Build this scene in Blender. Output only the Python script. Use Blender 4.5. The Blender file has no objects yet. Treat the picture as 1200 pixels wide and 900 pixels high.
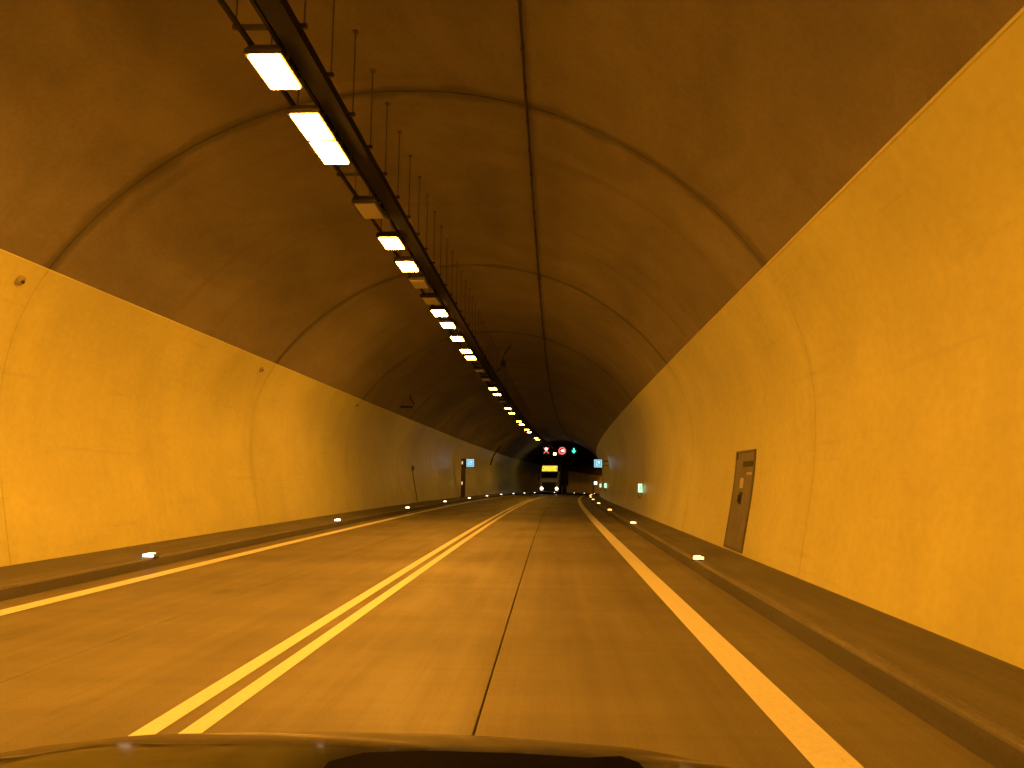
import bpy, bmesh, math, random
from math import sin, cos, pi, radians, sqrt
from mathutils import Vector, Matrix
random.seed(7)
sc = bpy.context.scene

# ------------------------------------------------------------------ camera
EYE, PITCH, YAW, ROLL = 1.43, 0.1201, -0.051244, 0.009385
cam_d = bpy.data.cameras.new('camera')
cam_d.sensor_width = 36.0
cam_d.lens = 905.5 / 1200 * 36.0
cam_d.clip_start = 0.05
cam_d.clip_end = 2000
cam = bpy.data.objects.new('camera', cam_d)
sc.collection.objects.link(cam)
fw = Vector((sin(YAW) * cos(PITCH), cos(YAW) * cos(PITCH), sin(PITCH)))
r0 = Vector((cos(YAW), -sin(YAW), 0))
u0 = r0.cross(fw)
rt = cos(ROLL) * r0 + sin(ROLL) * u0
up = -sin(ROLL) * r0 + cos(ROLL) * u0
M = Matrix((rt, up, -fw)).transposed().to_4x4()
M.translation = (0, 0, EYE)
cam.matrix_world = M
sc.camera = cam

# ------------------------------------------------------------------ world, exposure
# deep inside a tunnel: the night sky outside never reaches the picture
w = bpy.data.worlds.new('World')
sc.world = w
w.use_nodes = True
nt = w.node_tree
sky = nt.nodes.new('ShaderNodeTexSky')
sky.sky_type = 'NISHITA'
sky.sun_disc = False
sky.sun_elevation = radians(-4)
sky.sun_rotation = radians(200)
nt.links.new(sky.outputs[0], nt.nodes['Background'].inputs[0])
nt.nodes['Background'].inputs[1].default_value = 0.05
w.cycles.sampling_method = 'NONE'
sc.view_settings.view_transform = 'Standard'
sc.view_settings.look = 'None'
sc.view_settings.exposure = 0.0
sc.view_settings.gamma = 1.0
sc.view_settings.use_curve_mapping = False
sc.render.engine = 'CYCLES'
sc.cycles.use_denoising = True
sc.cycles.max_bounces = 6
sc.cycles.diffuse_bounces = 5
sc.cycles.glossy_bounces = 3
sc.cycles.sample_clamp_indirect = 6.0
sc.cycles.caustics_reflective = False
sc.cycles.caustics_refractive = False
sc.cycles.use_light_tree = True
LAMP = 212.0                                # radiance of a lit sodium lamp glass
SODIUM = (1.0, 0.378, 0.029)

# ------------------------------------------------------------------ road alignment
K0, K1, G2, S_HOLD = 4.2e-5 / 1.1, 2.2e-5 / 1.21, -0.000159 / 1.1, 135.0
STEP = 0.25
def curv(s): return 0.0 if s < 0 else K0 + K1 * min(s, S_HOLD)
_tab = [(0.0, 0.0, 0.0)]
for i in range(int(330 / STEP)):
    x, y, t = _tab[-1]
    t2 = t + curv((i + .5) * STEP) * STEP
    tm = (t + t2) / 2
    _tab.append((x + sin(tm) * STEP, y + cos(tm) * STEP, t2))
def axis(s):
    if s <= 0: return (0.0, s, 0.0)
    i = min(int(s / STEP), len(_tab) - 2); f = s / STEP - i
    a, b = _tab[i], _tab[i + 1]
    return tuple(a[k] + (b[k] - a[k]) * f for k in range(3))
def tp(s, a, z):
    """a point at chainage s, a metres right of the camera's path, z above the road"""
    x, y, t = axis(s)
    dz = G2 * s * s / 2 if s > 0 else 0.0
    return Vector((x + a * cos(t), y - a * sin(t), z + dz))
def heading(s): return axis(s)[2]

# tunnel profile
XC, ZC, RC, ZB = -2.181, 0.751, 6.276, 4.379
WL, WR, KZ = -7.503, 3.244, 0.147
HALF = sqrt(RC ** 2 - (ZB - ZC) ** 2)
TH = math.asin((ZB - ZC) / RC)
def ceiling_profile(off=0.0, n=44):
    return [(XC + (RC + off) * cos(pi - TH - (pi - 2 * TH) * i / n), ZC + (RC + off) * sin(pi - TH - (pi - 2 * TH) * i / n)) for i in range(n + 1)]
def _wall_x(side, z):
    """half width of the horseshoe below the springing: leaves the vault on its tangent and draws in at the foot"""
    half = (WR - XC) if side > 0 else (XC - WL)
    h = ZB - KZ; u = (ZB - z) / h; d = half - HALF
    A, B = 1.85, math.tan(TH) * h * .96 - d - 1.85
    return HALF + d * u + A * u * (1 - u) + B * u * (1 - u) * (1 - 2 * u)
def wall_at(side, z, off=0.0):
    """lateral position of the wall face at height z (off < 0 stands proud of it) and the tilt of its normal"""
    sl = (_wall_x(side, z + .01) - _wall_x(side, z - .01)) / .02
    an = math.atan(-sl)
    return XC + side * (_wall_x(side, z) + off * cos(an)), an
def wall_profile(side, off=0.0, n=20):
    P = []
    for i in range(n + 1):
        z = ZB + (KZ - .05 - ZB) * i / n
        x, an = wall_at(side, z, off)
        P.append((x, z + off * sin(an)))
    return P
def ceil_at(a): return ZC + sqrt(RC ** 2 - (a - XC) ** 2)

# ------------------------------------------------------------------ helpers
def link(o, parent=None):
    sc.collection.objects.link(o)
    if parent: o.parent = parent
    return o
def tag(o, label=None, cat=None, group=None, kind=None):
    if label: o['label'] = label
    if cat: o['category'] = cat
    if group: o['group'] = group
    if kind: o['kind'] = kind
    return o
def mesh(name, verts, faces, mat, parent=None, uvs=None, smooth=False):
    me = bpy.data.meshes.new(name)
    me.from_pydata([tuple(v) for v in verts], [], faces)
    if uvs:
        uv = me.uv_layers.new(name='m')
        for lp in me.loops: uv.data[lp.index].uv = uvs[lp.vertex_index]
    if smooth:
        for p in me.polygons: p.use_smooth = True
    me.materials.append(mat)
    me.update()
    return link(bpy.data.objects.new(name, me), parent)
def frange(a, b, n): return [a + (b - a) * i / n for i in range(n + 1)]
def sweep(name, prof, ss, mat, parent=None, smooth=True, v0=0.0, flip=False):
    """profile of (a, z) points carried along the chainages ss, with a metric uv map (s, arc length)"""
    arc = [v0]
    for i in range(1, len(prof)): arc.append(arc[-1] + math.dist(prof[i], prof[i - 1]))
    V, U, F = [], [], []
    n = len(prof)
    for s in ss:
        for i, (a, z) in enumerate(prof):
            V.append(tp(s, a, z)); U.append((s, arc[i]))
    for j in range(len(ss) - 1):
        for i in range(n - 1):
            q = [j * n + i, j * n + i + 1, (j + 1) * n + i + 1, (j + 1) * n + i]
            F.append(q[::-1] if flip else q)
    return mesh(name, V, F, mat, parent, U, smooth)
def ss_range(a, b, step=1.0):
    n = max(1, int(math.ceil((b - a) / step)))
    return frange(a, b, n)
class MB:
    """collects simple solids for one mesh"""
    def __init__(s): s.bm = bmesh.new()
    def box(s, x0, x1, y0, y1, z0, z1, m=None):
        v = [s.bm.verts.new((x, y, z)) for x in (x0, x1) for y in (y0, y1) for z in (z0, z1)]
        for q in ((0, 1, 3, 2), (4, 6, 7, 5), (0, 4, 5, 1), (2, 3, 7, 6), (0, 2, 6, 4), (1, 5, 7, 3)):
            s.bm.faces.new([v[i] for i in q])
        if m:
            for k in v: k.co = m @ k.co
        return s
    def tube(s, pts, r, n=8, cap=True):
        pts = [Vector(p) for p in pts]; rings = []
        for i, p in enumerate(pts):
            d = (pts[min(i + 1, len(pts) - 1)] - pts[max(i - 1, 0)]).normalized()
            h = Vector((0, 0, 1)) if abs(d.z) < .9 else Vector((1, 0, 0))
            a = d.cross(h).normalized(); b = d.cross(a)
            rr = r[i] if isinstance(r, (list, tuple)) else r
            rings.append([s.bm.verts.new(p + a * cos(2 * pi * k / n) * rr + b * sin(2 * pi * k / n) * rr) for k in range(n)])
        for A, B in zip(rings, rings[1:]):
            for k in range(n): s.bm.faces.new((A[k], A[(k + 1) % n], B[(k + 1) % n], B[k]))
        if cap:
            s.bm.faces.new(rings[0][::-1]); s.bm.faces.new(rings[-1])
        return s
    def prism(s, poly, d0, d1, axis='y'):
        """polygon in x,z pushed from y=d0 to y=d1 (or in y,z along x)"""
        f = (lambda p, d: (p[0], d, p[1])) if axis == 'y' else (lambda p, d: (d, p[0], p[1]))
        A = [s.bm.verts.new(f(p, d0)) for p in poly]; B = [s.bm.verts.new(f(p, d1)) for p in poly]
        n = len(poly)
        s.bm.faces.new(A[::-1]); s.bm.faces.new(B)
        for i in range(n): s.bm.faces.new((A[i], A[(i + 1) % n], B[(i + 1) % n], B[i]))
        return s
    def build(s, name, mat, parent=None, bevel=0, smooth=False):
        bmesh.ops.recalc_face_normals(s.bm, faces=s.bm.faces)
        if bevel: bmesh.ops.bevel(s.bm, geom=[e for e in s.bm.edges], offset=bevel, segments=2, affect='EDGES', profile=.6)
        me = bpy.data.meshes.new(name); s.bm.to_mesh(me); s.bm.free()
        if smooth:
            for p in me.polygons: p.use_smooth = True
        me.materials.append(mat)
        return link(bpy.data.objects.new(name, me), parent)
def empty(name, s, a, z, rz=0.0, **k):
    o = bpy.data.objects.new(name, None)
    o.empty_display_size = .2
    o.location = tp(s, a, z); o.rotation_euler = (0, 0, -heading(s) + rz)
    link(o); tag(o, **k); return o
def copy_tree(o, parent=None):
    c = o.copy(); sc.collection.objects.link(c); c.parent = parent
    for ch in list(o.children): copy_tree(ch, c)
    return c

# ------------------------------------------------------------------ materials
def new_mat(name):
    m = bpy.data.materials.new(name); m.use_nodes = True
    return m, m.node_tree, m.node_tree.nodes['Principled BSDF']
def N(nt, kind, **k):
    n = nt.nodes.new(kind)
    for a, v in k.items(): setattr(n, a, v)
    return n
def coords(nt, scale, kind='uv', loc=(0, 0, 0)):
    mp = N(nt, 'ShaderNodeMapping'); mp.inputs['Scale'].default_value = scale; mp.inputs['Location'].default_value = loc
    if kind == 'uv':
        u = N(nt, 'ShaderNodeUVMap'); u.uv_map = 'm'; nt.links.new(u.outputs[0], mp.inputs[0]); mp['uv'] = 1
    else:
        t = N(nt, 'ShaderNodeTexCoord'); nt.links.new(t.outputs['Object'], mp.inputs[0])
    return mp.outputs[0]
def noise(nt, vec, scale=1.0, detail=4, rough=.55, dist=0.0):
    n = N(nt, 'ShaderNodeTexNoise'); n.inputs['Scale'].default_value = scale; n.inputs['Detail'].default_value = detail
    n.inputs['Roughness'].default_value = rough; n.inputs['Distortion'].default_value = dist
    if vec.node.get('uv'): n.noise_dimensions = '2D'
    nt.links.new(vec, n.inputs['Vector']); return n.outputs['Fac']
def remap(nt, val, a, b, c, d):
    n = N(nt, 'ShaderNodeMapRange'); n.interpolation_type = 'SMOOTHSTEP'
    for i, v in enumerate((a, b, c, d)): n.inputs[i + 1].default_value = v
    nt.links.new(val, n.inputs[0]); return n.outputs[0]
def mul(nt, a, b):
    n = N(nt, 'ShaderNodeMath', operation='MULTIPLY')
    for i, v in enumerate((a, b)):
        if isinstance(v, (int, float)): n.inputs[i].default_value = v
        else: nt.links.new(v, n.inputs[i])
    return n.outputs[0]
def tint(nt, col, fac):
    """colour scaled by a number"""
    n = N(nt, 'ShaderNodeVectorMath', operation='SCALE'); n.inputs[0].default_value = col
    nt.links.new(fac, n.inputs['Scale']); return n.outputs[0]
def mixc(nt, fac, a, b):
    n = N(nt, 'ShaderNodeMix', data_type='RGBA'); nt.links.new(fac, n.inputs[0])
    for i, v in ((6, a), (7, b)):
        if isinstance(v, tuple): n.inputs[i].default_value = (*v, 1)
        else: nt.links.new(v, n.inputs[i])
    return n.outputs[2]
def bump(nt, bsdf, h, strength=.3, dist=.01):
    b = N(nt, 'ShaderNodeBump'); b.inputs['Strength'].default_value = strength; b.inputs['Distance'].default_value = dist
    nt.links.new(h, b.inputs['Height']); nt.links.new(b.outputs[0], bsdf.inputs['Normal'])
def plain(name, col, rough=.5, metal=0.0, var=.12, scale=6.0):
    m, nt, b = new_mat(name)
    f = remap(nt, noise(nt, coords(nt, (1, 1, 1), 'obj'), scale), .3, .7, 1 - var, 1 + var)
    nt.links.new(tint(nt, col, f), b.inputs['Base Color'])
    b.inputs['Roughness'].default_value = rough; b.inputs['Metallic'].default_value = metal
    return m
def glow(name, col, strength, var=0.0):
    m, nt, b = new_mat(name)
    b.inputs['Base Color'].default_value = (.5, .5, .5, 1)
    b.inputs['Emission Color'].default_value = (*col, 1)
    b.inputs['Emission Strength'].default_value = strength
    if var:
        f = remap(nt, noise(nt, coords(nt, (1, 1, 1), 'obj'), 2.0, 2), .35, .65, 1 - var, 1 + var)
        nt.links.new(mul(nt, f, strength), b.inputs['Emission Strength'])
    return m

# painted tunnel wall
m_wall, nt, b = new_mat('painted_wall')
big = remap(nt, noise(nt, coords(nt, (.22, .30, 1)), 1, 5, .6), .3, .72, .88, 1.04)
streak = remap(nt, noise(nt, coords(nt, (1.0, .35, 1), loc=(3, 7, 0)), 1, 4, .65), .40, .75, 1.01, .94)
fine = remap(nt, noise(nt, coords(nt, (7, 9, 1)), 1, 4, .7), .2, .8, .95, 1.03)
scuff = remap(nt, noise(nt, coords(nt, (.35, 6.5, 1), loc=(2, 4, 0)), 1, 4, .65), .60, .76, 1.0, .92)
def ring_distance(nt):
    uvn = N(nt, 'ShaderNodeUVMap'); uvn.uv_map = 'm'
    sx = N(nt, 'ShaderNodeSeparateXYZ'); nt.links.new(uvn.outputs[0], sx.inputs[0])
    v = sx.outputs[0]
    for op, k in (('ADD', 9.24 * 9.5 - 10.59), ('MODULO', 9.24), ('SUBTRACT', 4.62), ('ABSOLUTE', 0)):
        m_ = N(nt, 'ShaderNodeMath', operation=op); nt.links.new(v, m_.inputs[0]); m_.inputs[1].default_value = k; v = m_.outputs[0]
    return v
wob = remap(nt, noise(nt, coords(nt, (1.5, 1.1, 1), loc=(6, 2, 0)), 1, 3), .3, .7, .7, 1.45)
band = remap(nt, mul(nt, ring_distance(nt), wob), .04, .30, .95, 1.0)
f = mul(nt, mul(nt, mul(nt, big, streak), mul(nt, fine, scuff)), band)
nt.links.new(tint(nt, (.76, .735, .31), f), b.inputs['Base Color'])
nt.links.new(remap(nt, fine, .95, 1.03, .42, .34), b.inputs['Roughness'])
bump(nt, b, noise(nt, coords(nt, (1.6, 1.6, 1)), 1, 3, .6), .18, .008)

# bare sooty concrete vault
m_ceil, nt, b = new_mat('vault_concrete')
big = remap(nt, noise(nt, coords(nt, (.22, .34, 1)), 1, 5, .62, .6), .28, .72, .82, 1.09)
mid = remap(nt, noise(nt, coords(nt, (.9, 1.1, 1), loc=(4, 1, 0)), 1, 6, .65), .3, .75, .92, 1.06)
runs = remap(nt, noise(nt, coords(nt, (1.6, .16, 1), loc=(9, 3, 0)), 1, 4, .6), .55, .8, 1.0, .84)
fine = remap(nt, noise(nt, coords(nt, (14, 14, 1)), 1, 5, .7), .2, .8, .92, 1.07)
# soot and damp along the ring joints (one every 9.24 m)
wob = remap(nt, noise(nt, coords(nt, (1.5, 1.1, 1), loc=(6, 2, 0)), 1, 3), .3, .7, .7, 1.45)
band = remap(nt, mul(nt, ring_distance(nt), wob), .07, .24, .62, 1.0)
f = mul(nt, mul(nt, mul(nt, big, mid), mul(nt, runs, fine)), band)
nt.links.new(tint(nt, (.255, .222, .195), f), b.inputs['Base Color'])
b.inputs['Roughness'].default_value = .82
bump(nt, b, noise(nt, coords(nt, (2.2, 2.2, 1)), 1, 4, .65), .22, .015)

m_joint = plain('joint_seal', (.09, .08, .07), .85)
m_wjoint = plain('wall_joint_seal', (.50, .47, .42), .7)

# worn concrete carriageway
m_road, nt, b = new_mat('carriageway')
bands = remap(nt, noise(nt, coords(nt, (.42, .03, 1)), 1, 5, .7), .3, .7, .82, 1.1)
tracks = remap(nt, noise(nt, coords(nt, (.012, 1.1, 1), loc=(2, 5, 0)), 1, 3, .6), .3, .7, .9, 1.07)
blot = remap(nt, noise(nt, coords(nt, (.5, .7, 1), loc=(8, 1, 0)), 1, 6, .65), .3, .75, .94, 1.04)
drip = remap(nt, noise(nt, coords(nt, (.55, 1.6, 1), loc=(1, 9, 0)), 1, 2, .4), .76, .81, 1.0, .78)
grit = remap(nt, noise(nt, coords(nt, (60, 60, 1)), 1, 3, .8), .25, .75, .86, 1.12)
lines = remap(nt, noise(nt, coords(nt, (.06, 7, 1), loc=(5, 5, 0)), 1, 4, .7), .3, .7, .93, 1.06)
f = mul(nt, mul(nt, mul(nt, bands, tracks), mul(nt, blot, grit)), mul(nt, drip, lines))
nt.links.new(tint(nt, (.192, .171, .120), f), b.inputs['Base Color'])
nt.links.new(remap(nt, noise(nt, coords(nt, (.3, 1.2, 1)), 1, 4), .3, .7, .50, .68), b.inputs['Roughness'])
bump(nt, b, noise(nt, coords(nt, (45, 45, 1)), 1, 2, .7), .35, .004)

m_bed = plain('road_bed', (.03, .028, .025), .9)
# road paint, worn
m_paint, nt, b = new_mat('road_paint')
wear = remap(nt, noise(nt, coords(nt, (2.5, 14, 1)), 1, 6, .75), .62, .78, 0.0, .55)
fine = remap(nt, noise(nt, coords(nt, (22, 22, 1)), 1, 4, .7), .25, .75, .93, 1.04)
nt.links.new(mixc(nt, wear, tint(nt, (.84, .82, .80), fine), (.34, .32, .28)), b.inputs['Base Color'])
b.inputs['Roughness'].default_value = .5

# kerbs and walkways
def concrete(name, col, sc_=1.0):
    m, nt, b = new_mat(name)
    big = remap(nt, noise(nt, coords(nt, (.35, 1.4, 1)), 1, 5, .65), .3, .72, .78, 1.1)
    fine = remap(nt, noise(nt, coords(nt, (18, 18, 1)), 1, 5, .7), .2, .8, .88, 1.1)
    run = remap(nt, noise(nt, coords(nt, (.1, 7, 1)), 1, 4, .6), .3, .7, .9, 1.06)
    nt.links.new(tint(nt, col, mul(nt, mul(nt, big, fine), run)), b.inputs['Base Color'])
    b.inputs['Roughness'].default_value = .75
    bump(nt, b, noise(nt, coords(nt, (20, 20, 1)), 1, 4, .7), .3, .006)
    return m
m_walk = concrete('walkway_concrete', (.14, .13, .118))
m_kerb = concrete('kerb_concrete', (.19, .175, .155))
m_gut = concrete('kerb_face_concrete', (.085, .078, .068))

m_lampbody = plain('lamp_housing', (.06, .055, .05), .5, .3)
m_lampon = glow('lamp_glass_lit', SODIUM, LAMP)
m_lampdim = glow('lamp_glass_lit_dimmed', (1.0, .42, .032), LAMP * .34)  # weaker glow for the distant lamps, so the far tunnel falls darker
m_lampoff, nt, b = new_mat('lamp_glass_unlit')
b.inputs['Base Color'].default_value = (.62, .60, .55, 1); b.inputs['Roughness'].default_value = .12
m_steel = plain('galvanised_steel', (.075, .07, .065), .55, .3)
m_tray = plain('sooty_steel', (.022, .019, .016), .9)
m_tray.node_tree.nodes['Principled BSDF'].inputs['Specular IOR Level'].default_value = .1
m_dark = plain('dark_plastic', (.03, .028, .026), .5)
m_black = plain('black_rubber', (.012, .012, .012), .45)
m_cable = plain('black_cable', (.016, .015, .014), .6)

# ------------------------------------------------------------------ tunnel
S0, S1, RING, FIRST = -35.61, 262.0, 9.24, 10.59
rings = []
k = -5
while FIRST + k * RING < S1 - 1:
    rings.append((FIRST + k * RING, FIRST + (k + 1) * RING)); k += 1
S1 = rings[-1][1]
whole = ss_range(S0 - .3, S1 + .3, 2.0)
ceiling = tag(sweep('ceiling', ceiling_profile(.035), whole, m_joint), kind='structure')
walls = {}
for side, nm in ((-1, 'wall_left'), (1, 'wall_right')):
    walls[side] = tag(sweep(nm, wall_profile(side, .02), whole, m_wjoint, flip=(side < 0)), kind='structure')
def block(name, prof_f, s0, s1, gap, cham, depth, mat, parent, v0, flip, step=1.0):
    """one poured block of lining: the face, chamfered ends falling back into the joint"""
    a, b_ = s0 + gap / 2, s1 - gap / 2
    P0, P1 = prof_f(0.0), prof_f(depth)
    ss = [a] + ss_range(a + cham, b_ - cham, step) + [b_]
    arc = [v0]
    for i in range(1, len(P0)): arc.append(arc[-1] + math.dist(P0[i], P0[i - 1]))
    V, U, F = [], [], []
    n = len(P0)
    rows = [(a, P1), (ss[1], P0)] + [(s, P0) for s in ss[1:-1]] + [(ss[-2], P0), (b_, P1)]
    for s, P in rows:
        for i, (x, z) in enumerate(P): V.append(tp(s, x, z)); U.append((s, arc[i]))
    for j in range(len(rows) - 1):
        if j in (1, len(rows) - 3): continue
        for i in range(n - 1):
            q = [j * n + i, j * n + i + 1, (j + 1) * n + i + 1, (j + 1) * n + i]
            F.append(q[::-1] if flip else q)
    o = mesh(name, V, F, mat, parent, U, True)
    return o
for s0, s1 in rings:
    far = 1.0 if s1 < 150 else 2.2
    block('ceiling_block', lambda off: ceiling_profile(off), s0, s1, .03, .012, .022, m_ceil, ceiling, 0.0, False, far)
    for side in (-1, 1):
        block('wall_block', lambda off, side=side: wall_profile(side, off), s0, s1, .008, .006, .016, m_wall, walls[side], 30.0 * side, side < 0, far)
# the paint edge: a thin fillet where the painted wall coat ends under the bare vault
for side in (-1, 1):
    x0, an = wall_at(side, ZB - .004, -.004)
    x1, _ = wall_at(side, ZB - .03, -.004)
    cx, cz = XC + side * HALF, ZB
    sweep('paint_edge', [(cx + side * .01, cz + .006), (cx - side * .006, cz - .001), (cx - side * .004 + side * .012, cz - .022)], ss_range(S0, 150, 1.5), m_wall, walls[side], True, 60.0)

# carriageway: three paved strips with open seams between them
bed = tag(sweep('road', [(-6.6, -.03), (2.7, -.03)], whole, m_bed), kind='structure')
for a0, a1 in ((-6.24, -3.781), (-3.774, -.434), (-.426, 2.25)):
    sweep('paved_strip', [(a0, -.028), (a0 + .002, -.004), (a0 + .008, 0), (a0 + .4, 0), ((a0 + a1) / 2, 0), (a1 - .4, 0), (a1 - .008, 0), (a1 - .002, -.004), (a1, -.028)], ss_range(S0, S1, 1.0), m_road, bed, False, a0 + 20)
def stripe(a, wd, z=.004):
    return tag(sweep('lane_line', [(a - wd / 2, z), (a + wd / 2, z)], ss_range(S0, 200, 1.0), m_paint, bed, False, a + 20))
for a, wd, lab in ((-2.246, .135, 'left line of the double centre marking'), (-1.998, .125, 'right line of the double centre marking'), (1.445, .25, 'broad edge line beside the right kerb'), (-5.645, .24, 'edge line beside the left kerb')):
    stripe(a, wd)['label'] = lab

# kerbs with rounded noses and the raised walkways behind them
def kerb(side, foot, nose, wall):
    d = side; w_ = 'right' if d > 0 else 'left'
    SS = ss_range(S0, S1, 1.0)
    # light worn nose with a groove behind it, the tyre-blackened face as a part of its own
    prof = [(foot + d * .048, KZ - .030), (foot + d * .052, KZ - .014), (foot + d * .060, KZ - .004), (foot + d * .072, KZ), (foot + d * .098, KZ), (foot + d * .101, KZ - .004), (foot + d * .103, KZ - .02), (foot + d * .162, KZ - .02), (foot + d * .164, KZ - .006)]
    k = tag(sweep('kerb_' + w_, prof, SS, m_kerb, None, False, 5, flip=(d < 0)), kind='structure')
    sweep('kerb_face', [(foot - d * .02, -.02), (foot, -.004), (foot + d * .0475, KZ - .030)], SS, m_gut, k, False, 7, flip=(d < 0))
    prof = [(foot + d * .164, KZ - .0065), (foot + d * .30, KZ - .004), ((foot + wall) / 2 + d * .1, KZ), (wall + d * .12, KZ + .012)]
    tag(sweep('walkway_' + w_, prof, SS, m_walk, None, False, 9, flip=(d < 0)), kind='structure')
kerb(1, 2.262, 2.33, WR)
kerb(-1, -6.16, -6.23, WL)

# ------------------------------------------------------------------ cable tray with lamp rails, hung from the vault
LA, LZ = -2.97, 5.72
tray = empty('cable_tray', 0, LA, LZ, label='long dark steel cable tray hung under the vault beside the lamp row', cat='cable tray')
inv = tray.matrix_basis.inverted()
def on_tray(o):
    o.parent = tray; o.matrix_parent_inverse = Matrix.Translation(-tray.location)
    return o
LS = ss_range(S0, 190, 1.5)
TA0, TA1 = LA + .225, LA + .45
on_tray(sweep('tray_channel', [(TA0, LZ + .19), (TA0, LZ + .07), (TA1, LZ + .07), (TA1, LZ + .19), (TA1 - .004, LZ + .19), (TA1 - .004, LZ + .075), (TA0 + .004, LZ + .075), (TA0 + .004, LZ + .19), (TA0, LZ + .19)], LS, m_tray, None, False))
for da in (-.15, .15):
    on_tray(sweep('lamp_rail', [(LA + da - .02, LZ + .12), (LA + da - .02, LZ + .165), (LA + da + .02, LZ + .165), (LA + da + .02, LZ + .12), (LA + da - .02, LZ + .12)], LS, m_tray, None, False))
for i, (da, r) in enumerate(((.27, .025), (.325, .02), (.37, .022), (.415, .018))):
    pts = [(LA + da + r * cos(2 * pi * k / 8), LZ + .078 + r + r * sin(2 * pi * k / 8)) for k in range(9)]
    on_tray(sweep('tray_cable', pts, LS, m_cable, None, True))
# hangers: threaded rods down from the vault, an anchor plate on top, a cross bar under the rails
m_rod = plain('hanger_steel', (.13, .115, .10), .7)
def hang_proto():
    rods = {}
    for key, a in (('l', LA - .22), ('r', TA1 + .03)):
        h = ceil_at(a) - LZ
        rods[key] = MB().tube([(a, 0, LZ + .16), (a, 0, LZ + h + .01)], .009, 6).box(a - .03, a + .03, -.03, .03, LZ + h - .02, LZ + h + .02)
        rods[key] = rods[key].build('hanger_rod', m_rod, tray)
    bar = MB().box(LA - .25, TA1 + .06, -.022, .022, LZ + .168, LZ + .21).build('cross_bar', m_steel, tray)
    return rods['l'], rods['r'], bar
hp = hang_proto()
first = True
s = -9.0
while s < 120:
    for p in hp:
        o = p if first else p.copy()
        if not first: sc.collection.objects.link(o)
        o.parent = tray; o.matrix_parent_inverse = Matrix.Identity(4)
        q = tp(s, 0, 0)
        # the mesh is laid out in (a, s, z): turn it to the local heading
        o.matrix_local = Matrix.Translation(-tray.location) @ Matrix.Translation(q) @ Matrix.Rotation(-heading(s), 4, 'Z')
    first = False
    s += .95 if s < 60 else 2.56

# ------------------------------------------------------------------ luminaires
def lamp_proto(on):
    root = bpy.data.objects.new('tunnel_lamp', None); link(root)
    b = MB()
    # shallow trough housing, tapered to the top, with a rim round the glass
    W, L_ = .195, .37
    lo = [(-W, -L_), (W, -L_), (W, L_), (-W, L_)]
    bm = b.bm
    A = [bm.verts.new((x, y, .0)) for x, y in lo]; B = [bm.verts.new((x, y, .055)) for x, y in lo]
    C = [bm.verts.new((x * .78, y * .9, .118)) for x, y in lo]
    I = [bm.verts.new((x * .86, y * .93, .0)) for x, y in lo]; J = [bm.verts.new((x * .85, y * .92, .02)) for x, y in lo]
    for P, Q in ((A, B), (B, C), (I, A), (J, I)):
        for i in range(4): bm.faces.new((P[i], P[(i + 1) % 4], Q[(i + 1) % 4], Q[i]))
    bm.faces.new(C); bm.faces.new(J)
    b.build('housing', m_lampbody, root)
    g = MB().box(-W * .84, W * .84, -L_ * .91, L_ * .91, -.020, .018)
    g.build('glass', (m_lampoff, m_lampon, m_lampdim)[on], root, .012)
    for y in (-.22, .22):
        br = MB().box(-.225, .225, y - .02, y + .02, .118, .124).box(-.235, -.215, y - .02, y + .02, .03, .124).box(.205, .225, y - .02, y + .02, .03, .124)
        br.build('bracket', m_steel, root)
    return root
PROTO = {k: lamp_proto(k) for k in (0, 1, 2)}
ORD = ['first', 'second', 'third', 'fourth', 'fifth', 'sixth', 'seventh', 'eighth', 'ninth', 'tenth', 'eleventh', 'twelfth', 'thirteenth', 'fourteenth', 'fifteenth', 'sixteenth', 'seventeenth', 'eighteenth', 'nineteenth', 'twentieth', 'twenty-first', 'twenty-second', 'twenty-third', 'twenty-fourth', 'twenty-fifth', 'twenty-sixth']
LIT = [(7.68, 1), (8.98, 1), (9.75, 1), (12.0, 0), (13.74, 1), (15.31, 1), (16.75, 0), (18.38, 0), (19.79, 1), (21.38, 1), (23.5, 1), (25.84, 1), (27.26, 1), (30.5, 0), (33.25, 0), (36.6, 1), (39.0, 1), (42.5, 0), (46.5, 1), (49.7, 1), (56.4, 1), (59.3, 1), (64.9, 1), (68.0, 1), (76.5, 1), (78.8, 1)]
BACK = [(5.9, 1), (4.2, 1), (2.6, 0), (.6, 1), (-1.5, 1), (-4.0, 0), (-6.5, 1), (-9.0, 1), (-13.0, 1), (-18.0, 1), (-24.0, 1), (-30.0, 1)]
used = set()
def put_lamp(s, on, label, group):
    p = PROTO[on]
    o = copy_tree(p) if on in used else p
    used.add(on)
    o.location = tp(s, LA, LZ); o.rotation_euler = (0, 0, -heading(s))
    tag(o, label, 'lamp', group)
n_on = n_off = 0
for s, on in LIT:
    if on:
        lab = ['nearest lit sodium lamp of the ceiling row, at the top of the picture'] + ['%s lit sodium lamp of the ceiling row, counted from the camera' % o for o in ORD[1:]]
        put_lamp(s, 2 if s > 24.5 else 1, lab[n_on], 'lit lamps under the vault'); n_on += 1
    else:
        put_lamp(s, 0, '%s unlit lamp in the ceiling row, counted from the camera' % ORD[n_off], 'unlit lamps under the vault'); n_off += 1
FAR = [(186, 1), (196, 1), (208, 1), (222, 1), (238, 1)]
for s, on in FAR:
    put_lamp(s, on, 'tunnel lamp of the ceiling row out of sight beyond the bend', 'lamps beyond the bend')
for s, on in BACK:
    put_lamp(s, on, 'tunnel lamp of the ceiling row overhead, above the upper edge of the picture', 'lamps overhead and behind')

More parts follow.
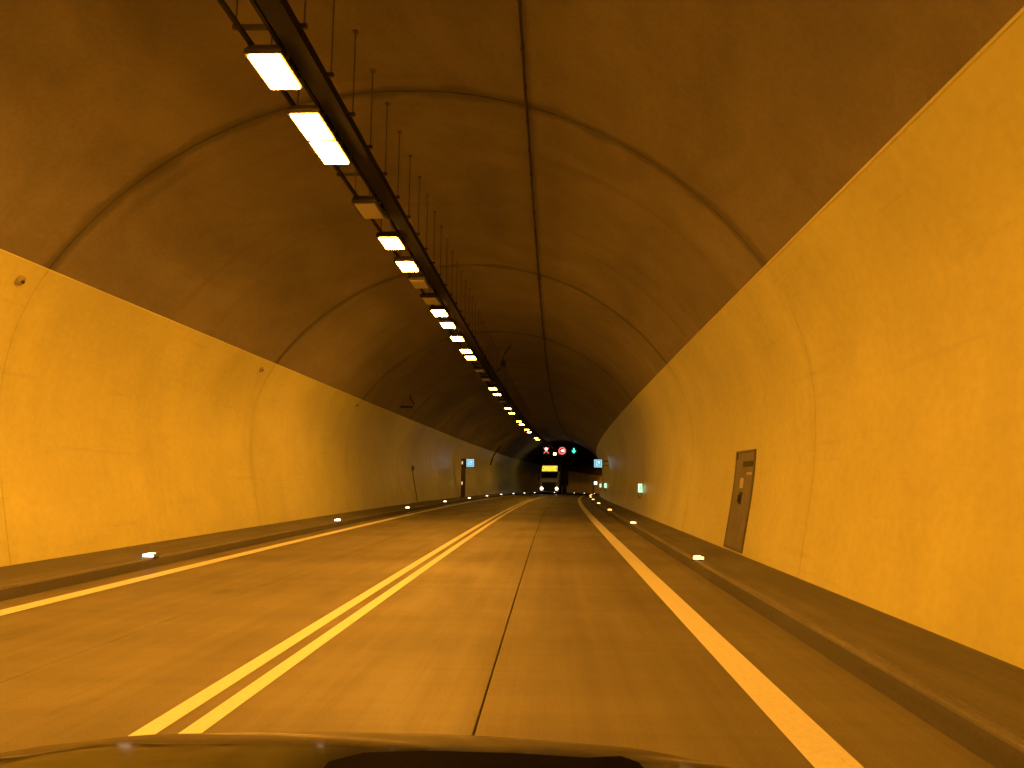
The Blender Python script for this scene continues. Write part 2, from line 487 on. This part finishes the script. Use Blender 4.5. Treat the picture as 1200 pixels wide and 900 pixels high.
# ------------------------------------------------------------------ radio cable clipped along the vault
CA = -.373
cz = ceil_at(CA)
root = empty('radio_cable', 0, CA, cz, label='thin black cable clipped along the crown of the vault', cat='cable')
mb = MB()
pts = []
for i in range(int((150 + 5) / .5)):
    s = -5 + i * .5
    sag = .012 * (1 if i % 2 else 0) + random.uniform(-.004, .004)
    pts.append(tp(s, CA + random.uniform(-.006, .006), cz - .05 - sag) - root.location)
mb.tube(pts, .018, 6)
mb.build('cable_run', m_cable, root, smooth=True)
proto = MB().box(-.022, .022, -.02, .02, -.075, .02).build('clip', m_dark, root)
for i in range(110):
    s = -5 + i * 1.0
    o = proto if i == 0 else proto.copy()
    if i: link(o, root)
    o.location = tp(s, CA, cz) - root.location; o.rotation_euler = (0, 0, -heading(s))

# ------------------------------------------------------------------ guidance lights on the kerbs
m_led = glow('kerb_led_white', (1.0, .84, .62), 5.0)
m_ledy = glow('kerb_led_warm', (1.0, .56, .15), 3.6)
def kerb_light(mat):
    root = bpy.data.objects.new('kerb_light', None); link(root)
    MB().prism([(-.10, 0), (.10, 0), (.065, .05), (-.065, .05)], -.09, .09).build('housing', m_steel, root)
    MB().box(-.085, .085, -.104, -.0905, .008, .05).build('lens', mat, root)
    MB().prism([(-.06, .05), (.06, .05), (.05, .058), (-.05, .058)], -.085, .03).build('top_lens', mat, root)
    return root
for side, s0, stp, a, n, mat, word in ((-1, 12.07, 10.62, -6.28, 16, m_led, 'left'), (1, 12.95, 10.35, 2.37, 8, m_ledy, 'right')):
    p = kerb_light(mat)
    for i in range(n):
        o = p if i == 0 else copy_tree(p)
        s = s0 + stp * i
        o.location = tp(s, a, KZ); o.rotation_euler = (0, 0, -heading(s))
        tag(o, '%s small guidance light on the %s kerb, counted from the camera' % (ORD[i], word), 'kerb light', 'guidance lights on the %s kerb' % word)

# ------------------------------------------------------------------ steel door in the right wall
def wall_patch(name, side, s0, s1, z0, z1, off, mat, parent, thick=.03, ns=2, nz=12, base=None):
    """a slab that follows the curved wall face, its front standing `off` metres inside it"""
    V, F = [], []
    for o in (-off, -off + thick):
        for j in range(ns + 1):
            for i in range(nz + 1):
                s = s0 + (s1 - s0) * j / ns; z = z0 + (z1 - z0) * i / nz
                V.append(tp(s, wall_at(side, z, o)[0], z) - base)
    w_, h_ = nz + 1, (ns + 1) * (nz + 1)
    for j in range(ns):
        for i in range(nz):
            q = [j * w_ + i, j * w_ + i + 1, (j + 1) * w_ + i + 1, (j + 1) * w_ + i]
            F.append(q); F.append([k + h_ for k in q][::-1])
    for i in range(nz):
        for j in (0, ns): F.append([j * w_ + i, j * w_ + i + 1, j * w_ + i + 1 + h_, j * w_ + i + h_])
    for j in range(ns):
        for i in (0, nz): F.append([j * w_ + i, (j + 1) * w_ + i, (j + 1) * w_ + i + h_, j * w_ + i + h_])
    o = mesh(name, V, F, mat, parent)
    bm = bmesh.new(); bm.from_mesh(o.data); bmesh.ops.recalc_face_normals(bm, faces=bm.faces); bm.to_mesh(o.data); bm.free()
    return o
m_door = plain('door_steel', (.22, .20, .17), .45, .2, .15, 3)
m_frame = plain('door_frame_steel', (.17, .155, .14), .5, .3)
m_notice = plain('notice_white', (.6, .58, .5), .5)
D0, D1 = 13.62, 15.0
door = empty('steel_door', (D0 + D1) / 2, WR, KZ, label='brown-grey steel service door set in the right painted wall', cat='door')
bs = door.location.copy(); door.rotation_euler = (0, 0, 0)
DZ0, DZ1 = .19, 1.97
wall_patch('door_leaf', 1, D0 + .06, D1 - .06, DZ0 + .05, DZ1 - .16, .022, m_door, door, base=bs)
for a_, b_, c_, d_ in ((D0, D0 + .06, DZ0, DZ1), (D1 - .06, D1, DZ0, DZ1), (D0 + .06, D1 - .06, DZ0, DZ0 + .05), (D0 + .06, D1 - .06, DZ1 - .03, DZ1)):
    wall_patch('frame_bar', 1, a_, b_, c_, d_, .028, m_frame, door, .06, 1, 10, bs)
wall_patch('header_recess', 1, D0 + .06, D1 - .06, DZ1 - .16, DZ1 - .03, .006, m_door, door, base=bs)
wall_patch('vent_slot', 1, D0 + .10, D0 + .75, DZ1 - .30, DZ1 - .20, .034, m_dark, door, .02, 1, 2, bs)
wall_patch('notice_plate', 1, D0 + .12, D0 + .45, DZ1 - .44, DZ1 - .40, .030, m_notice, door, .02, 1, 2, bs)
wall_patch('round_label', 1, D0 + .62, D0 + .86, DZ1 - .68, DZ1 - .5, .030, m_notice, door, .02, 1, 2, bs)
wall_patch('lock_plate', 1, D0 + .62, D0 + .80, 1.0, 1.22, .034, m_dark, door, .02, 1, 2, bs)
wall_patch('handle', 1, D0 + .66, D0 + .72, 1.04, 1.17, .075, m_steel, door, .03, 1, 2, bs)

# ------------------------------------------------------------------ green escape signs projecting from the right wall
m_green = glow('escape_sign_green', (.03, .55, .16), 1.0)
m_egw = glow('escape_sign_white', (.50, 1.0, .62), 1.6)
def escape_sign(s, label):
    z0 = .95
    a, an = wall_at(1, z0 + .2)
    root = empty('escape_sign', s, a, z0, label=label, cat='exit sign', group='green escape signs along the right wall')
    MB().box(-.20, -.02, -.035, .035, .0, .36).build('sign_box', m_dark, root, .006)
    MB().box(-.19, -.03, -.042, -.0345, .015, .345).build('sign_face', m_egw, root)
    # running figure and arrow
    fg = MB().tube([(-.11, -.046, .285), (-.11, -.0435, .285)], .024, 8)
    fg.prism([(-.125, .16), (-.09, .16), (-.085, .25), (-.125, .25)], -.0455, -.043)
    fg.prism([(-.125, .16), (-.10, .16), (-.14, .06), (-.16, .07)], -.0465, -.0435)
    fg.prism([(-.11, .16), (-.085, .16), (-.06, .10), (-.075, .05), (-.09, .06), (-.08, .1)], -.047, -.044)
    fg.build('pictogram', m_green, root)
    MB().box(-.02, .05, -.02, .02, .26, .30).box(-.02, .05, -.02, .02, .04, .08).build('wall_bracket', m_steel, root)
    MB().box(-.18, -.16, -.01, .01, -.16, .0).box(-.07, -.05, -.01, .01, -.16, 0).box(-.19, .06, -.015, .015, -.19, -.16).build('support_frame', m_dark, root)
escape_sign(30.3, 'nearest green lit escape sign on the right wall beyond the door')
escape_sign(57.0, 'second green lit escape sign on the right wall, tiny in the distance')
escape_sign(74.0, 'farthest green lit escape sign on the right wall')

# ------------------------------------------------------------------ blue emergency-phone signs
m_blue = glow('sos_blue', (.02, .24, .50), 1.0)
m_sosw = glow('sos_white', (.45, .92, 1.0), 1.15)
def phone_box(root, x, z, sz, y=0.0):
    h = sz / 2
    MB().box(x - h - .03, x + h + .03, y - .08, y + .08, z - h - .03, z + h + .03).build('sign_box', m_dark, root, .01)
    f = MB().box(x - h, x + h, y - .088, y - .0805, z - h, z + h).build('sign_face', m_blue, root)
    MB().box(x - h * .98, x + h * .98, y - .090, y - .0885, z + h * .82, z + h * .98).box(x - h * .98, x + h * .98, y - .090, y - .0885, z - h * .98, z - h * .82).box(x - h * .98, x - h * .82, y - .090, y - .0885, z - h * .82, z + h * .82).box(x + h * .82, x + h * .98, y - .090, y - .0885, z - h * .82, z + h * .82).build('white_border', m_sosw, root)
    # white field with a handset left blue
    p = MB().box(x - h * .55, x + h * .55, y - .090, y - .0885, z - h * .55, z + h * .6).build('white_field', m_sosw, root)
    ar = [(x - h * .38, z + h * .35), (x - h * .12, z + h * .42), (x - h * .10, z + h * .12), (x + h * .16, z - h * .14), (x + h * .44, z - h * .10), (x + h * .38, z - h * .38), (x + h * .05, z - h * .40), (x - h * .36, z + h * .02)]
    MB().prism(ar, y - .093, y - .0905).build('handset', m_blue, root)
so = empty('phone_sign', 57.0, 3.2, 0, label='blue and white lit emergency sign projecting from the right wall', cat='sign')
phone_box(so, -.40, 2.72, .56)
MB().box(-.10, .42, -.03, .03, 2.86, 2.92).box(-.10, .42, -.03, .03, 2.52, 2.58).build('wall_arm', m_steel, so)
# left station: column with cabinet at the wall foot, sign on an arm at the top
st = empty('emergency_station', 57.5, -7.15, KZ, label='brown column with a blue lit emergency sign at the left wall', cat='emergency station')
m_col = plain('column_brown', (.12, .075, .045), .45)
MB().box(-.17, .13, -.14, .16, .0, 2.85).build('column', m_col, st, .015)
MB().box(-.15, .11, -.155, -.142, 1.35, 2.2).build('cabinet_door', m_frame, st)
for z in (.95, 2.45): MB().box(-.13, -.05, -.160, -.142, z, z + .22).build('reflector', m_egw if 0 else glow('reflector_glow', (1, .75, .35), 1.0), st)  # bright reflections on the column put in as glowing plates
phone_box(st, .50, 2.55, .56, -.02)
MB().box(.131, .19, -.05, .05, 2.25, 2.85).build('sign_arm', m_dark, st)
MB().tube([(.46, -.02, 2.861), (.46, -.02, 2.95)], .05, 10).build('beacon', m_dark, st)
# small lit post sign farther down the right kerb
ps = empty('hydrant_post', 82.0, 2.72, KZ, label='thin dark post with a small square white sign by the right wall', cat='sign post')
MB().tube([(-.1, 0, 0), (-.1, 0, 1.35)], .05, 8).build('post', m_dark, ps)
MB().box(-.06, .34, -.03, .03, 1.05, 1.45).build('sign_box', m_dark, ps)
MB().box(-.02, .30, -.036, -.0305, 1.09, 1.41).build('sign_face', glow('post_sign_white', (.75, 1, .95), 2.2), ps)

# ------------------------------------------------------------------ lane signals under the vault
m_red = glow('signal_red', (1.0, .10, .10), 2.2)
m_redw = glow('signal_red_bright', (1.0, .50, .42), 3.0)
m_teal = glow('signal_green', (.06, .85, .62), 2.2)
def signal(name, s, a, z, w_, h_, label):
    root = empty(name, s, a, z, label=label, cat='signal')
    MB().box(-w_ / 2, w_ / 2, -.06, .14, -h_ / 2, h_ / 2).build('housing', m_black, root, .02)
    top = ceil_at(a) - z
    for x in (-w_ / 3, w_ / 3): MB().tube([(x, .05, h_ / 2), (x, .05, top + .02)], .025, 6).build('hanger', m_steel, root)
    return root
r = signal('lane_signal', 100, -3.86, 5.62, 1.0, 1.1, 'red cross lane signal above the oncoming lane')
for q in ((-1, 1), (1, 1)):
    d = .30
    MB().prism([(-d * q[0] - .06, -.36), (-d * q[0] + .06, -.36), (d * q[0] + .06, .36), (d * q[0] - .06, .36)], -.075 - .003 * (q[0] > 0), -.062).build('cross_bar', m_red, r)
MB().tube([(0, -.084, .19), (0, -.079, .19)], .20, 14).build('lamp_cluster', m_redw, r)
r = signal('round_traffic_sign', 100, -1.80, 5.60, 1.12, 1.12, 'round red ringed lit sign between the two lanes')
ringv = MB()
n = 28
A = [[ringv.bm.verts.new((rr * cos(2 * pi * k / n), y, rr * sin(2 * pi * k / n))) for k in range(n)] for rr, y in ((.46, -.062), (.46, -.078), (.34, -.078), (.34, -.062))]
for i in range(4):
    for k in range(n): ringv.bm.faces.new((A[i][k], A[i][(k + 1) % n], A[(i + 1) % 4][(k + 1) % n], A[(i + 1) % 4][k]))
ringv.build('red_ring', m_red, r)
MB().prism([(-.22, .0), (-.04, .16), (.28, .16), (.28, -.16), (-.04, -.16)], -.076, -.063).build('white_symbol', m_redw, r)
r = signal('lane_signal', 100, -.30, 5.60, 1.0, 1.1, 'green down-arrow lane signal above our lane')
MB().prism([(-.09, .34), (.09, .34), (.09, .02), (.30, .02), (0, -.34), (-.30, .02), (-.09, .02)], -.078, -.062).build('arrow', m_teal, r)
r = empty('warning_light', 98.0, -2.58, 5.12, label='small pale warning light hanging left of the round red sign', cat='light')
MB().tube([(0, 0, .18), (0, 0, ceil_at(-2.58) - 5.1)], .02, 6).build('stem', m_steel, r)
MB().tube([(0, 0, -.14), (0, 0, -.10), (0, 0, .08), (0, 0, .13)], [.08, .15, .15, .08], 12).build('lantern', glow('lantern_pale', (1, .60, .22), 45.0), r)  # glow boosted well beyond a small lantern to brighten the truck front
MB().tube([(0, 0, .131), (0, 0, .16), (0, 0, .20)], [.40, .36, .05], 16).build('shade_hood', m_black, r)  # disc added to keep the boosted lantern light off the vault

# ------------------------------------------------------------------ small fittings on the left wall and vault
m_cap = plain('cap_brown', (.40, .36, .22), .7)
def wall_cap(s, z, r_, label):
    a, an = wall_at(-1, z)
    root = empty('wall_cap', s, a, z, label=label, cat='fitting', group='small dark fittings along the top of the left wall')
    nrm = Vector((cos(an), 0, -sin(an)))
    MB().tube([nrm * -.01, nrm * .03, nrm * .05], [r_, r_, r_ * .6], 12).build('cap', m_cap, root)
    MB().tube([nrm * .048, nrm * .07], .025, 8).build('bolt', m_steel, root)
wall_cap(10.22, 4.12, .075, 'nearest round dark fitting high on the left wall')
wall_cap(19.2, 4.14, .075, 'second round dark fitting high on the left wall')
wall_cap(28.7, 4.16, .075, 'third round dark fitting high on the left wall')
# CCTV camera on a crooked bracket
cc = empty('surveillance_camera', 35.0, -6.62, ceil_at(-6.62), label='dark surveillance camera on a crooked bracket above the left wall', cat='camera')
MB().tube([(.0, 0, .06), (.02, 0, -.18), (.10, 0, -.24), (.16, 0, -.36), (.06, 0, -.50)], .035, 8).build('bracket', m_dark, cc)
MB().box(-.42, .12, -.09, .07, -.56, -.46).build('camera_body', m_dark, cc, .012)
MB().tube([(-.42, -.01, -.51), (-.47, -.01, -.51)], .04, 10).build('lens_hood', m_black, cc)
# junction box with conduit
a, an = wall_at(-1, 2.0)
jb = empty('junction_box', 42.0, a, 2.0, label='small junction box with conduit running down the left wall', cat='junction box')
MB().box(-.02, .10, -.12, .12, -.13, .13).build('box', m_frame, jb, .01)
MB().box(.10, .108, -.09, .09, -.10, .10).build('lid', m_frame, jb)
pts = [tp(42.0, wall_at(-1, z, -.02)[0], z) - jb.location for z in (1.9, 1.6, 1.3, 1.0, .7, .4, .16)]
rotm = Matrix.Rotation(heading(42.0), 4, 'Z')
MB().tube([rotm @ p for p in pts], .018, 6).build('conduit', m_frame, jb)
# curved duct that climbs the wall farther on
def arc_pts(s, z0, off):
    P = [(wall_at(-1, z, -off)[0], z) for z in frange(z0, ZB - .02, 8)]
    for i in range(1, 6):
        t = pi - TH - i * .028
        P.append((XC + (RC - off) * cos(t), ZC + (RC - off) * sin(t)))
    return [tp(s, a_, z_) for a_, z_ in P]
du = empty('cable_duct', 78.5, wall_at(-1, 3.1)[0], 3.1, label='dark curved cable duct climbing from the left wall onto the vault', cat='duct')
rotm = Matrix.Rotation(heading(78.5), 4, 'Z')
MB().tube([rotm @ (p - du.location) for p in arc_pts(78.5, 3.1, .06)], .085, 6).build('duct_tube', m_dark, du)
MB().box(-.10, .25, -.16, .16, 1.08, 1.45).build('junction_block', m_dark, du)
# cable drop beside the tray
cd = empty('cable_drop', 31.5, TA1 + .2, LZ + .1, label='dark cable drop with a box hanging right of the cable tray', cat='cable')
hh = ceil_at(TA1 + .6) - LZ - .1
MB().tube([(.55, 0, hh), (.5, 0, hh - .15), (.26, 0, hh - .45), (.22, 0, .55), (.2, 0, .2), (-.1, 0, 0)], .025, 8).build('cable_loop', m_cable, cd)
MB().box(.13, .31, -.1, .1, .2, .45).build('splice_box', m_dark, cd, .01)

# ------------------------------------------------------------------ oncoming truck
tk = empty('truck', 101.5, -3.62, .0, label='oncoming articulated truck with lit yellow roof panel and bright headlights', cat='truck')
m_cab = plain('cab_paint', (.62, .55, .46), .35, 0, .1)
m_cabd = plain('cab_dark_trim', (.05, .045, .04), .5)
m_trail = plain('trailer_dark', (.045, .04, .038), .6)
m_glass, nt, b = new_mat('windscreen_dark'); b.inputs['Base Color'].default_value = (.008, .01, .01, 1); b.inputs['Roughness'].default_value = .08
m_roof = glow('roof_panel_yellow', (1.0, .70, .06), 1.15, .15)
# cab shell: side profile with raked screen
MB().prism([(.05, .55), (.0, .75), (.0, 1.85), (.10, 2.05), (.42, 2.92), (.55, 3.0), (2.2, 3.0), (2.2, .55)], -1.22, 1.22, 'x').build('cab', m_cab, tk, .03)
MB().prism([(-1.12, 2.12), (1.12, 2.12), (1.06, 2.86), (-1.06, 2.86)], -.02, .0).build('windscreen', m_glass, tk).matrix_local = Matrix.Translation((0, .122, 0)) @ Matrix.Rotation(-.355, 4, 'X') @ Matrix.Translation((0, 0, 0)) if 0 else Matrix.Identity(4)
o = [c for c in tk.children if c.name.startswith('windscreen')][0]
for v in o.data.vertices: v.co.y += .10 + (v.co.z - 2.05) * .368 - .012
wp = MB().tube([(-.6, .10, 2.13), (.05, .11, 2.16)], .012, 6).tube([(.2, .10, 2.13), (.85, .11, 2.16)], .012, 6).build('wiper_pair', m_black, tk)
MB().prism([(.30, 2.96), (.55, 3.76), (2.0, 3.80), (2.0, 2.96)], -1.10, 1.10, 'x').build('roof_deflector', m_cabd, tk, .04)
v = MB().prism([(-1.0, .0), (1.03, .0), (1.03, .72), (-.93, .72)], -.02, .0).build('roof_light_panel', m_roof, tk)
for q in v.data.vertices: q.co.z += 3.0; q.co.y += .27 + (q.co.z - 2.96) * .3125
for x in (-.78, .90):
    MB().tube([(x, .33, 3.34), (x, .37, 3.34)], .07, 10).build('roof_lamp', m_cabd, tk)
vis = MB().prism([(.06, 2.82), (.02, 2.95), (.35, 2.98), (.42, 2.92)], -1.16, 1.16, 'x').build('sun_visor', m_cabd, tk)
MB().box(-1.16, 1.16, -.03, .0, 1.62, 1.84).build('front_band', plain('cab_band', (.85, .80, .70), .35), tk)
for x in (-1, 1):
    MB().box(min(x * 1.02, x * 1.2), max(x * 1.02, x * 1.2), -.03, .0, 1.0, 1.62).build('corner_panel', m_cab, tk)
MB().prism([(-.95, 1.55), (.95, 1.55), (.86, .62), (.55, .42), (-.55, .42), (-.86, .62)], -.04, -.001).build('grille', m_cabd, tk)
gr = [c for c in tk.children if c.name.startswith('grille')][0]
for z in (.72, .92, 1.12, 1.32, 1.5):
    MB().box(-.80, .80, -.055, -.041, z - .02, z + .02).build('slat', m_steel, gr)
MB().prism([(-1.22, .95), (-.90, .95), (-.80, .62), (-.5, .42), (.5, .42), (.8, .62), (.90, .95), (1.22, .95), (1.22, .32), (-1.22, .32)], -.05, .25).build('bumper', m_cab, tk)
MB().box(-.3, .3, -.062, -.051, .33, .41).build('number_plate', m_notice, tk)
m_head = glow('headlight', (1.0, .86, .68), 9.0)
for x in (-1, 1):
    h = MB().box(min(x * .80, x * 1.16), max(x * .80, x * 1.16), -.065, -.051, .62, .90).build('headlight', m_dark, tk)
    MB().tube([(x * .98, -.075, .76), (x * .98, -.066, .76)], .19, 14).build('lens', m_head, h)
    m_ = MB().box(min(x * 1.30, x * 1.52), max(x * 1.30, x * 1.52), .18, .30, 1.75, 2.6).build('mirror', m_cabd, tk, .03)
    MB().tube([(x * 1.2, .25, 2.55), (x * 1.4, .25, 2.62)], .025, 6).build('mirror_arm', m_cabd, m_)
def wheel(y, x0, x1, parent):
    R_ = .50
    t = MB().tube([(x0, y, R_), (x0 + (x1 - x0) * .15, y, R_), (x0 + (x1 - x0) * .85, y, R_), (x1, y, R_)], [R_ * .9, R_, R_, R_ * .9], 20).build('wheel', m_black, parent)
    xo = x1 if abs(x1) > abs(x0) else x0
    MB().tube([(xo, y, R_), (xo + .012 * (1 if xo > 0 else -1), y, R_)], .28, 14).build('rim', m_steel, t)
for sd in (-1, 1):
    wheel(1.35, sd * .92, sd * 1.22, tk)
    wheel(4.6, sd * .62, sd * 1.22, tk)
    for y in (10.4, 11.7, 13.0): wheel(y, sd * .9, sd * 1.24, tk)
MB().box(-.42, -.34, .3, 6.2, .75, .98).box(.34, .42, .3, 6.2, .75, .98).box(-.42, .42, 1.2, 1.5, .8, .95).build('chassis', m_dark, tk)
tr = MB().box(-1.27, 1.27, 2.75, 16.3, 1.15, 3.95).build('trailer', m_trail, tk, .03)
MB().box(-1.2, 1.2, 3.5, 16.0, .95, 1.14).build('trailer_frame', m_dark, tr)
for sd in (-1, 1):
    MB().box(min(sd * 1.272, sd * 1.29), max(sd * 1.272, sd * 1.29), 6.0, 9.6, .55, 1.1).build('side_guard', m_dark, tr)

# ------------------------------------------------------------------ our own car: bonnet, cowl and wipers seen from inside
m_car, nt, b = new_mat('car_paint_dark')
f = remap(nt, noise(nt, coords(nt, (1, 1, 1), 'obj'), 3), .3, .7, .85, 1.15)
nt.links.new(tint(nt, (.006, .0036, .0026), f), b.inputs['Base Color'])
nt.links.new(remap(nt, noise(nt, coords(nt, (1, 1, 1), 'obj'), 9, 4), .35, .7, .05, .16), b.inputs['Roughness'])
b.inputs['IOR'].default_value = 1.16
car = bpy.data.objects.new('passenger_car', None); link(car)
car.location = (-.37, 0, 0)
tag(car, 'dark bonnet of the car we ride in, along the lower picture edge', 'car')
def bonnet_z(x, y):
    t = (y - .85) / 1.1
    edge = abs(x) / .9
    z = 1.012 - .16 * t - .05 * max(0, t - .55) ** 2 * 4 - .055 * edge ** 2.2 - .10 * max(0, edge - .8) ** 2 * 10
    z += .004 * math.exp(-((abs(x) - .56) / .09) ** 2)            # pressed ridges
    return z
V, F = [], []
nx, ny = 40, 22
for j in range(ny + 1):
    for i in range(nx + 1):
        x = -.9 + 1.8 * i / nx
        yl = 1.93 - .42 * (abs(x) / .9) ** 2.4
        y = .83 + (yl - .83) * j / ny
        V.append((x, y, bonnet_z(x, y)))
for j in range(ny):
    for i in range(nx):
        F.append((j * (nx + 1) + i, j * (nx + 1) + i + 1, (j + 1) * (nx + 1) + i + 1, (j + 1) * (nx + 1) + i))
mesh('bonnet', V, F, m_car, car, None, True)
# nose and wings below the bonnet edge
V, F = [], []
rim = [(-.9, .0)] + [(-.9, .83 + (1.51 - .83) * k / 6) for k in range(7)]
rim += [(-.9 + 1.8 * i / nx, 1.93 - .42 * (abs(-.9 + 1.8 * i / nx) / .9) ** 2.4) for i in range(1, nx)]
rim += [(.9, 1.51 - (1.51 - .83) * k / 6) for k in range(7)] + [(.9, .0)]
for x, y in rim:
    z = bonnet_z(x, max(y, .83))
    for k, (dz, push) in enumerate(((-.006, .004), (-.05, .05), (-.16, .085), (-.38, .09), (-.60, .06), (-.68, .0))):
        nx_, ny_ = (x / .9) ** 3, max(0, (y - 1.3) / .6)
        V.append((x + push * nx_ * .5, y + push * ny_, z + dz))
n = 6
for i in range(len(rim) - 1):
    for k in range(n - 1): F.append((i * n + k, (i + 1) * n + k, (i + 1) * n + k + 1, i * n + k + 1))
mesh('front_body', V, F, m_car, car, None, True)
MB().prism([(-.2, 1.02), (.84, 1.035), (.86, 1.0), (.9, .93), (-.2, .93)], -.84, .84, 'x').build('cowl', m_dark, car, .01)
# instrument hood on top of the dashboard: a low dark arch
pad = MB()
arch = [(.155, 1.02), (.158, 1.12), (.166, 1.165), (.18, 1.186), (.21, 1.194), (.26, 1.197), (.34, 1.197), (.40, 1.195), (.43, 1.197), (.445, 1.192), (.46, 1.175), (.48, 1.15), (.50, 1.02)]
n0 = len(arch)
V = [(x, y, z - dz) for y, dz in ((.42, .0), (.62, -.002), (.69, .0), (.715, .010), (.73, .04), (.735, .12)) for x, z in arch]
F = [(j * n0 + i, j * n0 + i + 1, (j + 1) * n0 + i + 1, (j + 1) * n0 + i) for j in range(5) for i in range(n0 - 1)]
m_dash = plain('dashboard_black', (.008, .0065, .006), .55)
m_dash.node_tree.nodes['Principled BSDF'].inputs['Specular IOR Level'].default_value = .1
m_dash.node_tree.nodes['Principled BSDF'].inputs['IOR'].default_value = 1.06
mesh('dashboard_hood', V, F, m_dash, car, None, True)
for x0, x1, z0, z1, y0, y1 in ((-.70, -.06, 1.045, 1.075, .80, .84), (.02, .455, 1.05, 1.128, .80, .86)):
    wpr = MB().tube([(x0, y0, z0), ((x0 + x1) / 2, (y0 + y1) / 2, (z0 + z1) / 2 + .012), (x1, y1, z1)], [.008, .013, .010], 8).build('wiper_blade', m_black, car)
    MB().tube([(x0 - .1, y0 - .05, z0 - .02), ((x0 + x1) / 2, (y0 + y1) / 2 - .01, (z0 + z1) / 2 + .025)], .008, 6).build('wiper_arm', m_black, wpr)
for sd in (-1, 1):
    t = MB().tube([(sd * .62, 1.35, .315), (sd * .65, 1.35, .315), (sd * .82, 1.35, .315), (sd * .85, 1.35, .315)], [.29, .315, .315, .29], 20).build('wheel', m_black, car)
    MB().tube([(sd * .851, 1.35, .315), (sd * .86, 1.35, .315)], .2, 14).build('rim', m_steel, t)
